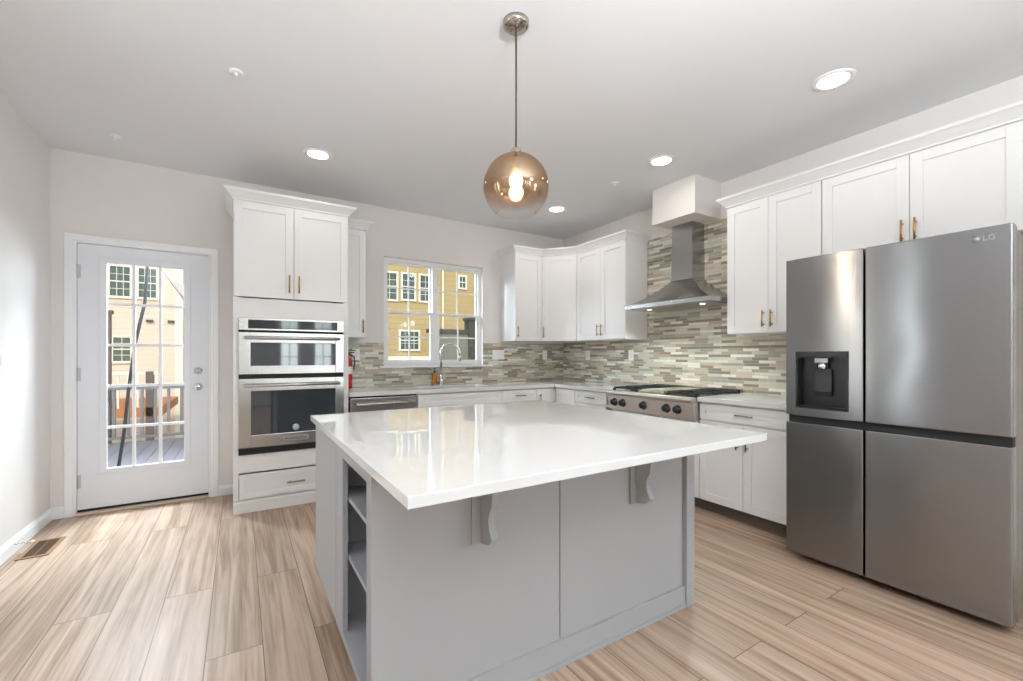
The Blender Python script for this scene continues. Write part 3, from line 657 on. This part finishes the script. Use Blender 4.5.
# ------------------------------------------------------------------ range hood
hd = thing('range_hood', 'stainless steel chimney range hood on the mosaic tile wall', 'range hood', (3.4, 2.53, 1.65))
hy0, hy1, hx0 = 2.075, 2.985, 3.15; zl = 1.655
cyl, cyr, cx0 = 2.686, 2.462, 3.46; zt = 1.915
b = MB(); n = 9; vs = []; fs = []
XB = XR-.009
rings = [(hx0, hy0, hy1, zl), (hx0, hy0, hy1, zl+.035)]
for k in range(1, n+1):
    t = k/n; s = 1-(1-t)**1.0; q = t**1.75
    rings.append((hx0+(cx0-hx0)*t, hy0+(cyr-hy0)*t, hy1+(cyl-hy1)*t, zl+.035+(zt-zl-.035)*(.35*t+.65*q)))
for (x0, a, c_, z) in rings: vs += [(x0, a, z), (x0, c_, z), (XB, c_, z), (XB, a, z)]
for k in range(len(rings)-1):
    for i in range(4): j = (i+1) % 4; fs.append((4*k+i, 4*k+j, 4*k+4+j, 4*k+4+i))
fs.append((0, 3, 2, 1)); fs.append(tuple(4*(len(rings)-1)+i for i in range(4)))
b._add(vs, fs); obj('canopy', b, M['hood'], hd)
obj('chimney', MB().box(cx0, XB, cyr, cyl, zt-.005, 2.2).box(cx0+.004, XB, cyr+.004, cyl-.004, 2.2, 2.431), M['hood'], hd)
obj('filter', MB().box(hx0+.04, XB-.04, hy0+.05, hy1-.05, zl-.006, zl), M['steel'], hd)
cs = MB()
for k in range(4): cs.lathe([(.008, 0), (.008, -.003)], (hx0, 2.33+k*.035, zl+.018), axis='x', seg=12)
obj('control_buttons', cs, M['chrome'], hd)
for y in (2.25, 2.81):
    obj('hood_lamp', MB().lathe([(.022, 0), (.022, -.003), (.018, -.004)], (3.3, y, zl-.006)), M['hoodlamp'], hd)
    light('hood_lamp_glow', 'SPOT', (3.3, y, zl-.02), 20, (.93, 1, .95), (0, R(12), 0), spot_size=R(140), spot_blend=.8, shadow_soft_size=.03)

# ------------------------------------------------------------------ refrigerator
fr = thing('refrigerator', 'stainless steel four-door refrigerator with water dispenser', 'refrigerator', (3.2, .895, 0))
fx0 = 2.8; fys = .963; fy0, fy1 = .44, 1.35; dt = .065
obj('refrigerator_body', MB().box(fx0+dt+.015, 3.6, fy0+.005, fy1-.005, .04, 1.765, .006), M['fridgeside'], fr)
b = MB().box(fx0+dt, fx0+dt+.016, fy0+.02, fy1-.02, .04, 1.76).box(fx0+.028, fx0+dt, fy0+.004, fy1-.004, .818, .864)
obj('door_gasket', b, M['darkgap'], fr)
obj('kick_grille', MB().box(fx0+.09, 3.5, fy0+.03, fy1-.03, .012, .04), M['black'], fr)
for y in (fy0+.07, fy1-.07): obj('leveling_foot', MB().lathe([(.025, 0), (.025, .012), (.015, .014)], (fx0+.14, y, 0)), M['black'], fr)
def panel(name, ya, yb, z0, z1): return obj(name, MB().box(fx0, fx0+dt, ya, yb, z0, z1, .006), M['fridge'], fr)
ur = panel('refrigerator_door', fy0, fys-.004, .862, 1.785); lr = panel('refrigerator_door', fy0, fys-.004, .045, .82)
ll = panel('refrigerator_door', fys+.004, fy1, .045, .82)
dy0, dy1, dz0, dz1 = 1.035, 1.297, .908, 1.238
b = MB(); b.box(fx0, fx0+dt, fys+.004, dy0, .862, 1.785, .004); b.box(fx0, fx0+dt, dy1, fy1, .862, 1.785, .004); b.box(fx0, fx0+dt, dy0-.003, dy1+.003, .862, dz0); b.box(fx0, fx0+dt, dy0-.003, dy1+.003, dz1, 1.785)
ul = obj('refrigerator_door', b, M['fridge'], fr, label='freezer door with a water and ice dispenser')
# the dispenser alcove
b = MB(); q = .012
b.box(fx0-.003, fx0+.05, dy0, dy0+q, dz0, dz1); b.box(fx0-.003, fx0+.05, dy1-q, dy1, dz0, dz1); b.box(fx0-.003, fx0+.05, dy0+q, dy1-q, dz1-.035, dz1); b.box(fx0-.003, fx0+.05, dy0+q, dy1-q, dz0, dz0+.008); dp = obj('dispenser', b, M['black'], ul, label='black water and ice dispenser recess')
cyd = (dy0+dy1)/2
obj('alcove_back', MB().box(fx0+.0505, fx0+dt-.001, dy0+.001, dy1-.001, dz0+.001, dz1-.001), M['dispblack'], ul)
obj('dispenser_nozzle', MB().box(fx0+.004, fx0+.046, cyd-.034, cyd+.034, dz1-.068, dz1-.036, .006).lathe([(.024, 0), (.026, -.03), (.02, -.034)], (fx0+.026, cyd, dz1-.066), seg=18), M['chrome'], ul)
obj('dispenser_paddle', MB().prism([(fx0+.03, dz1-.1), (fx0+.024, dz0+.1), (fx0+.034, dz0+.075), (fx0+.047, dz0+.08), (fx0+.047, dz1-.1)], cyd-.042, cyd+.042, 'y'), M['paddle'], ul)
obj('drip_tray', MB().box(fx0-.001, fx0+.046, dy0+q+.004, dy1-q-.004, dz0+.008, dz0+.014), M['darkgap'], ul)
# emblem: ring with the letters beside it
RZ = Matrix(((0, 0, -1, 0), (-1, 0, 0, 0), (0, 1, 0, 0), (0, 0, 0, 1)))
em = MB(); em.lathe([(.014, 0), (.014, -.0008)], (fx0, .552, 1.735), axis='x', seg=20)
obj('emblem', em, M['badge2'], ur, label='small round silver emblem')
obj('lettering', MB().text('LG', .034, .0004, Matrix.Translation((fx0-.0004, .51, 1.735)) @ RZ), M['badge2'], ur)
obj('hinge_cover', MB().box(fx0+.03, fx0+.14, fy0+.01, fy0+.08, 1.7655, 1.79, .004), M['black'], fr)
obj('hinge_cover', MB().box(fx0+.03, fx0+.14, fy1-.08, fy1-.01, 1.7655, 1.79, .004), M['black'], fr)

# ------------------------------------------------------------------ island
ix0, ix1, iy0, iy1 = .34, 1.885, 1.35, 2.49; IZ = .865
isl = thing('kitchen_island', 'light grey kitchen island with open end shelves', 'island', (1.1, 1.9, 0))
bx1, by0_, by1_ = .66, 1.41, 1.93      # bookcase bay
b = MB(); b.box(.40, ix1-.01, by1_+.0, iy1-.06, 0, .1); b.box(ix0+.02, ix1-.006, by1_, iy1, .11, IZ); b.box(bx1, ix1-.006, iy0+.03, by1_, 0, IZ)
obj('cabinet_body', b, M['grey'], isl)
obj('end_panel', MB().box(ix0, ix0+.019, by1_, iy1+.002, .11, IZ, .001), M['grey'], isl)
bk = MB(); t = .018
bk.box(ix0, ix0+.02, by1_-.145, by1_-.009, .105, IZ)        # rear stile
bk.box(ix0, ix0+.02, by0_-.035, by0_, .105, IZ)             # front stile
bk.box(ix0, ix0+.02, by0_, by1_-.145, .815, IZ); bk.box(ix0, ix0+.02, by0_, by1_-.145, .105, .135)
bk.box(ix0+.02, bx1, by0_-.02, by0_-.002, .1, IZ); bk.box(ix0+.02, bx1, by1_-.027, by1_-.009, .1, IZ); bk.box(bx1-.01, bx1, by0_, by1_-.027, .1, IZ); bk.box(ix0+.02, bx1-.01, by0_, by1_-.027, .118, .135)
bk.box(.40, bx1, iy0+.03, by1_, 0, .1)
book = obj('bookcase', bk, M['greyshelf'], isl)
for z in (.415, .645): obj('shelf', MB().box(ix0+.022, bx1-.011, by0_+.001, by1_-.028, z, z+.018), M['greyshelf'], book)
obj('back_panel', MB().box(ix0, 1.066, iy0, iy0+.024, .1, IZ, .001), M['grey'], isl)
obj('back_panel', MB().box(1.0705, 1.822, iy0, iy0+.024, .1, IZ, .001), M['grey'], isl)
obj('corner_post', MB().box(1.826, ix1, iy0-.022, iy0+.05, 0, IZ, .002), M['grey'], isl)
obj('side_panel', MB().box(ix1-.018, ix1, iy0+.05, iy1, 0, IZ, .001), M['grey'], isl)
obj('base_trim', MB().box(ix0, 1.826, iy0-.012, iy0+.024, .016, .1, .002).box(ix0, 1.826, iy0-.018, iy0-.012, 0, .018, .002), M['grey'], isl)
def corbel(x0):
    xa, xb = x0+.034, x0+.06
    cp = obj('corbel', MB().box(x0, x0+.117, iy0-.009, iy0, .563, IZ-.001, .001), M['grey'], isl)
    P = [(iy0-.009, .864), (iy0-.215, .864), (iy0-.215, .838)]
    # ogee underside
    for k in range(1, 9): a = k/8; P.append((iy0-.215+.055*a, .838-.012*math.sin(a*math.pi/2)-.002*a))
    for k in range(1, 11): a = math.pi/2*k/10; P.append((iy0-.16+.075*math.sin(a), .824-.115*(1-math.cos(a))))
    for k in range(1, 11): a = k/10; P.append((iy0-.085+.022*math.sin(a*math.pi), .709-.11*a))
    for k in range(1, 7): a = math.pi/2*k/6; P.append((iy0-.085+.076*(1-math.cos(a))*1.0, .599-.034*math.sin(a)))
    obj('bracket', MB().prism(P, xa, xb, 'x'), M['grey'], cp)
corbel(.678); corbel(1.456)
tag(obj('countertop', MB().box(.322, 1.84, .959, 2.553, IZ, CZ1, .003), M['quartz']), 'large glossy white quartz countertop on the island', 'countertop')

# ------------------------------------------------------------------ pendant lamp
px_, py_, gz = 1.082, 1.692, 1.992; gr = .151
pl = thing('pendant_lamp', 'gold-smoked glass globe pendant lamp hanging over the island', 'lamp', (px_, py_, gz))
obj('ceiling_canopy', MB().lathe([(.006, H-.034), (.02, H-.032), (.052, H-.026), (.06, H-.018), (.06, H)], (px_, py_, 0), 32), M['nickel'], pl)
obj('cord', MB().tube([(px_, py_, H-.03), (px_+.001, py_, 2.45), (px_, py_, gz+gr+.03)], .0045, 8), M['cord'], pl)
obj('socket', MB().lathe([(.008, gz+gr+.035), (.024, gz+gr+.02), (.026, gz+gr-.002), (.022, gz+gr-.02), (.02, gz+.06), (.012, gz+.056)], (px_, py_, 0)), M['nickel'], pl)
prof = []
for k in range(0, 25):
    a = math.pi*(.06+(.80-.06)*k/24); prof.append((gr*math.sin(a), gz+gr*math.cos(a)))
prof_in = [(r-.004, z) for r, z in reversed(prof)]
b = MB(); seg = 48; full = prof+prof_in; vs = []; fs = []
for r, z in full:
    for i in range(seg): a = 2*math.pi*i/seg; vs.append((px_+r*math.cos(a), py_+r*math.sin(a), z))
for k in range(len(full)):
    k2 = (k+1) % len(full)
    for i in range(seg): j = (i+1) % seg; fs.append((k*seg+i, k*seg+j, k2*seg+j, k2*seg+i))
b._add(vs, fs, True); obj('globe_shade', b, M['globe'], pl)
obj('bulb', MB().lathe([(.012, .07), (.014, .062), (.024, .052), (.031, .033), (.029, .015), (.018, .001), (.002, -.003)], (px_, py_, gz)), M['bulb'], pl)
light('pendant_glow', 'POINT', (px_, py_, gz-.06), 9, (1, .85, .66), shadow_soft_size=.03)

# ------------------------------------------------------------------ recessed lights and sprinklers
def downlight(x, y, label, e):
    t = thing('recessed_light', label, 'ceiling light', (x, y, H), 'recessed ceiling lights')
    obj('trim_ring', MB().lathe([(.073, -.002), (.078, -.006), (.102, -.004), (.104, 0), (.073, 0)], (x, y, H), 32), M['trim'], t)
    obj('lamp_lens', MB().lathe([(.074, -.001), (.074, -.0035), (.06, -.004)], (x, y, H), 32), M['lens'], t)
    light('recessed_lamp', 'AREA', (x, y, H-.012), e, (1, .95, .88), shape='DISK', size=.17)
downlight(2.815, 1.11, 'round recessed ceiling light above the refrigerator', .7)
downlight(2.83, 2.29, 'round recessed ceiling light in front of the range hood', 3.0)
downlight(2.83, 3.63, 'round recessed ceiling light in the back corner near pendant globe', 3.2)
downlight(.51, 3.61, 'round recessed ceiling light in front of the oven tower', 1.0)
def sprinkler(x, y, label):
    t = thing('sprinkler_head', label, 'sprinkler', (x, y, H), 'ceiling sprinkler heads')
    obj('escutcheon', MB().lathe([(.01, -.007), (.03, -.006), (.036, -.002), (.036, 0)], (x, y, H)), M['trim'], t)
    obj('sprinkler', MB().lathe([(.009, -.007), (.008, -.014), (.003, -.016), (.003, -.022), (.012, -.0225), (.012, -.024)], (x, y, H), 16), M['trim'], t)
sprinkler(-.017, 2.797, 'white ceiling sprinkler head in open ceiling left of the pendant')
sprinkler(2.842, 2.804, 'small ceiling sprinkler head between two lights near the range hood')
sprinkler(-.742, 4.062, 'small ceiling sprinkler head above the glazed door')

# ------------------------------------------------------------------ floor register and doorstop
fv = thing('floor_register', 'brown metal floor vent beside the left baseboard', 'vent', (-1.06, 3.9, 0))
vx0, vx1, vy0, vy1 = -1.13, -.985, 3.735, 4.055
b = MB(); q = .022
b.box(vx0, vx0+q, vy0, vy1, 0, .006, .002); b.box(vx1-q, vx1, vy0, vy1, 0, .006, .002); b.box(vx0+q, vx1-q, vy0, vy0+q, 0, .006, .002); b.box(vx0+q, vx1-q, vy1-q, vy1, 0, .006, .002)
obj('register_frame', b, M['vent'], fv)
obj('duct_opening', MB().box(vx0+q, vx1-q, vy0+q, vy1-q, .0005, .0015), M['ventdark'], fv)
b = MB()
for k in range(15): y = vy0+q+.01+k*(vy1-vy0-2*q-.02)/14; b.box(vx0+q, vx1-q, y-.0035, y+.0035, .0015, .005)
b.box((vx0+vx1)/2-.003, (vx0+vx1)/2+.003, vy0+q, vy1-q, .0015, .0052)
obj('louvers', b, M['louver'], fv)
ds = thing('door_stop', 'spring door stop on the left baseboard above the vent', 'door stop', (-1.174, 3.87, .055))
obj('spring', MB().tube([(-1.174+.004*k/4*4, 3.87+.003*math.cos(k*1.3), .06+.003*math.sin(k*1.3)) for k in range(0, 20)], .002, 6), M['nickel'], ds)
obj('rubber_tip', MB().lathe([(.008, 0), (.009, .004), (.008, .014)], (-1.098, 3.87, .06), axis='x', seg=12), M['plate'], ds)

# ------------------------------------------------------------------ outside: deck, railing, neighbours
struct('ground', MB().box(-40, 40, 4.72, 60, -1.7, -1.5), M['ground'])
dk = thing('deck', 'grey timber deck outside the glazed door', 'deck', (-1.6, 6.7, -1.5))
b = MB()
for k in range(28): x = -3.6+k*.145; b.box(x, x+.139, 4.72, 8.7, -.13, -.1)
obj('deck_boards', b, M['deck'], dk)
for x in (-3.4, .2): obj('deck_post', MB().box(x-.07, x+.07, 8.45, 8.6, -1.5, -.13), M['rail'], dk)
rl = thing('deck_railing', 'grey deck railing with square balusters at the deck edge', 'railing', (-1.6, 8.6, -.1))
obj('top_rail', MB().box(-3.6, .45, 8.56, 8.64, .70, .75, .006), M['rail'], rl); obj('bottom_rail', MB().box(-3.6, .45, 8.58, 8.62, -.04, .0), M['rail'], rl)
for k in range(25): x = -3.5+k*.16; obj('baluster', MB().box(x-.018, x+.018, 8.58, 8.616, 0, .70), M['rail'], rl)
pz = tag(obj('pergola_post', MB().box(-1.75, -1.66, 8.8, 8.89, -1.5, 1.85).box(-1.77, -1.64, 8.78, 8.91, 1.85, 1.9), M['brownpost']), 'dark brown post standing past the deck railing', 'post')
tag(obj('hanging_cable', MB().tube([(-.765, 5.5, 2.5), (-.766, 5.5, 2.077), (-.785, 5.5, 1.734), (-.86, 5.5, 1.318), (-.905, 5.5, .9), (-.94, 5.5, .47), (-.985, 5.5, .1), (-1.02, 5.5, -.08)], .014, 10), M['cable']), 'thick black cable hanging down outside the glazed door', 'cable')
b = MB().prism([(-.68, 2.11), (-.47, 1.765), (-.45, 1.90), (-.56, 2.0)], 5.60, 5.612, 'y')
b.tube([(-.46, 5.606, 1.75), (-.68, 5.606, 2.11), (-.78, 5.606, 2.45)], .009, 8).tube([(-.46, 5.606, 1.75), (-.3, 5.606, 1.2), (-.28, 5.606, -.1)], .009, 8)
tag(obj('shade_cloth', b, M['netting']), 'dark folded shade cloth corner hanging outside the glazed door', 'cloth')

def far_window(parent, x0, x1, z0, z1, y, cols=2, rows=4):
    f = MB(); q = .055
    f.box(x0-q, x0, y-.05, y, z0-q, z1+q); f.box(x1, x1+q, y-.05, y, z0-q, z1+q); f.box(x0, x1, y-.05, y, z0-q, z0); f.box(x0, x1, y-.05, y, z1, z1+q); f.box(x0, x1, y-.045, y, (z0+z1)/2-.014, (z0+z1)/2+.014)
    for i in range(1, cols): x = x0+(x1-x0)*i/cols; f.box(x-.006, x+.006, y-.035, y, z0, z1)
    for i in range(1, rows): z = z0+(z1-z0)*i/rows; f.box(x0, x1, y-.034, y, z-.006, z+.006)
    fo = obj('window', f, M['extwhite'], parent)
    obj('pane', MB().box(x0, x1, y-.02, y-.005, z0, z1), M['extglass'], fo)
def house(label, x0, x1, y, d, z1, m, wlist):
    r = thing('house', label, 'house', ((x0+x1)/2, y+d/2, -1.5), 'neighbouring houses')
    obj('siding_wall', MB().box(x0, x1, y, y+d, -1.5, z1), m, r)
    for q in wlist: far_window(r, *q[:4], y, *(q[4:]))
    obj('roof', MB().prism([(y-.4, z1), (y+d+.4, z1), (y+d/2, z1+2.2)], x0-.3, x1+.3, 'x'), M['shedroof'], r)
    return r
oh = house('ochre sided house seen through the kitchen window', 2.2, 8.6, 13, 6, 5.5, M['ochre'],
           [(3.60, 4.01, 2.9, 3.69, 2, 4), (4.2, 4.57, 2.94, 3.7, 2, 4), (4.76, 5.1, 2.92, 3.71, 2, 4), (4.14, 4.7, 1.41, 1.95, 4, 3), (6.1, 6.31, 3.44, 3.8, 2, 2)])
obj('belt_trim', MB().box(2.2, 5.4, 12.94, 13, 1.0, 1.19), M['extwhite'], oh)
obj('downspout', MB().tube([(5.5, 12.93, 5.3), (5.5, 12.93, -1.4)], .028, 10), M['extwhite'], oh)
bh = house('beige sided house seen through the glazed door', -7.0, .6, 14.2, 6, 5.6, M['beige'],
           [(-2.68, -2.31, 2.68, 3.4, 3, 4), (-2.14, -1.8, 2.68, 3.4, 3, 4), (-2.62, -2.3, 1.08, 1.66, 2, 4)])
obj('corner_board', MB().box(-1.42, -1.25, 14.14, 14.2, -1.5, 5.6), M['extwhite'], bh)
for x in (-1.93, -1.5): obj('wall_vent', MB().box(x-.07, x+.07, 14.14, 14.2, 2.06, 2.12), M['shedroof'], bh)
b = MB(); sh = thing('shadow_boards', 'olive grey boards standing in for a roofline shadow low in the right sash', 'wall', (4.6, 9.2, -1.5))
obj('boards', MB().box(3.55, 5.6, 9, 9.12, -1.5, 1.72), M['shadowgrey'], sh)  # stepped grey shape put in for the roofline shadow on the ochre house
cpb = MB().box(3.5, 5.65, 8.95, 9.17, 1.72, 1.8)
obj('shadow_top', cpb, M['shedroof'], sh); obj('shadow_step', MB().box(4.45, 4.68, 8.93, 9.2, -1.5, 2.02).box(4.42, 4.71, 8.9, 9.23, 2.02, 2.08), M['shedroof'], sh)
# the neighbour's lower timber deck
nd = thing('neighbour_deck', 'orange stained timber deck of the beige house', 'deck', (-2.1, 12, -1.5))
obj('deck_floor', MB().box(-3.2, -1.3, 11.0, 13.6, .02, .2), M['orange'], nd)
for x in (-2.9, -2.2, -1.5): obj('deck_post', MB().box(x-.06, x+.06, 11.0, 11.12, -1.5, .9), M['brownpost'], nd)
obj('deck_rail', MB().box(-3.2, -1.3, 11.02, 11.1, .84, .9), M['extwhite'], nd)
for k in range(13): obj('baluster', MB().box(-3.15+k*.145, -3.12+k*.145, 11.04, 11.08, .2, .84), M['extwhite'], nd)
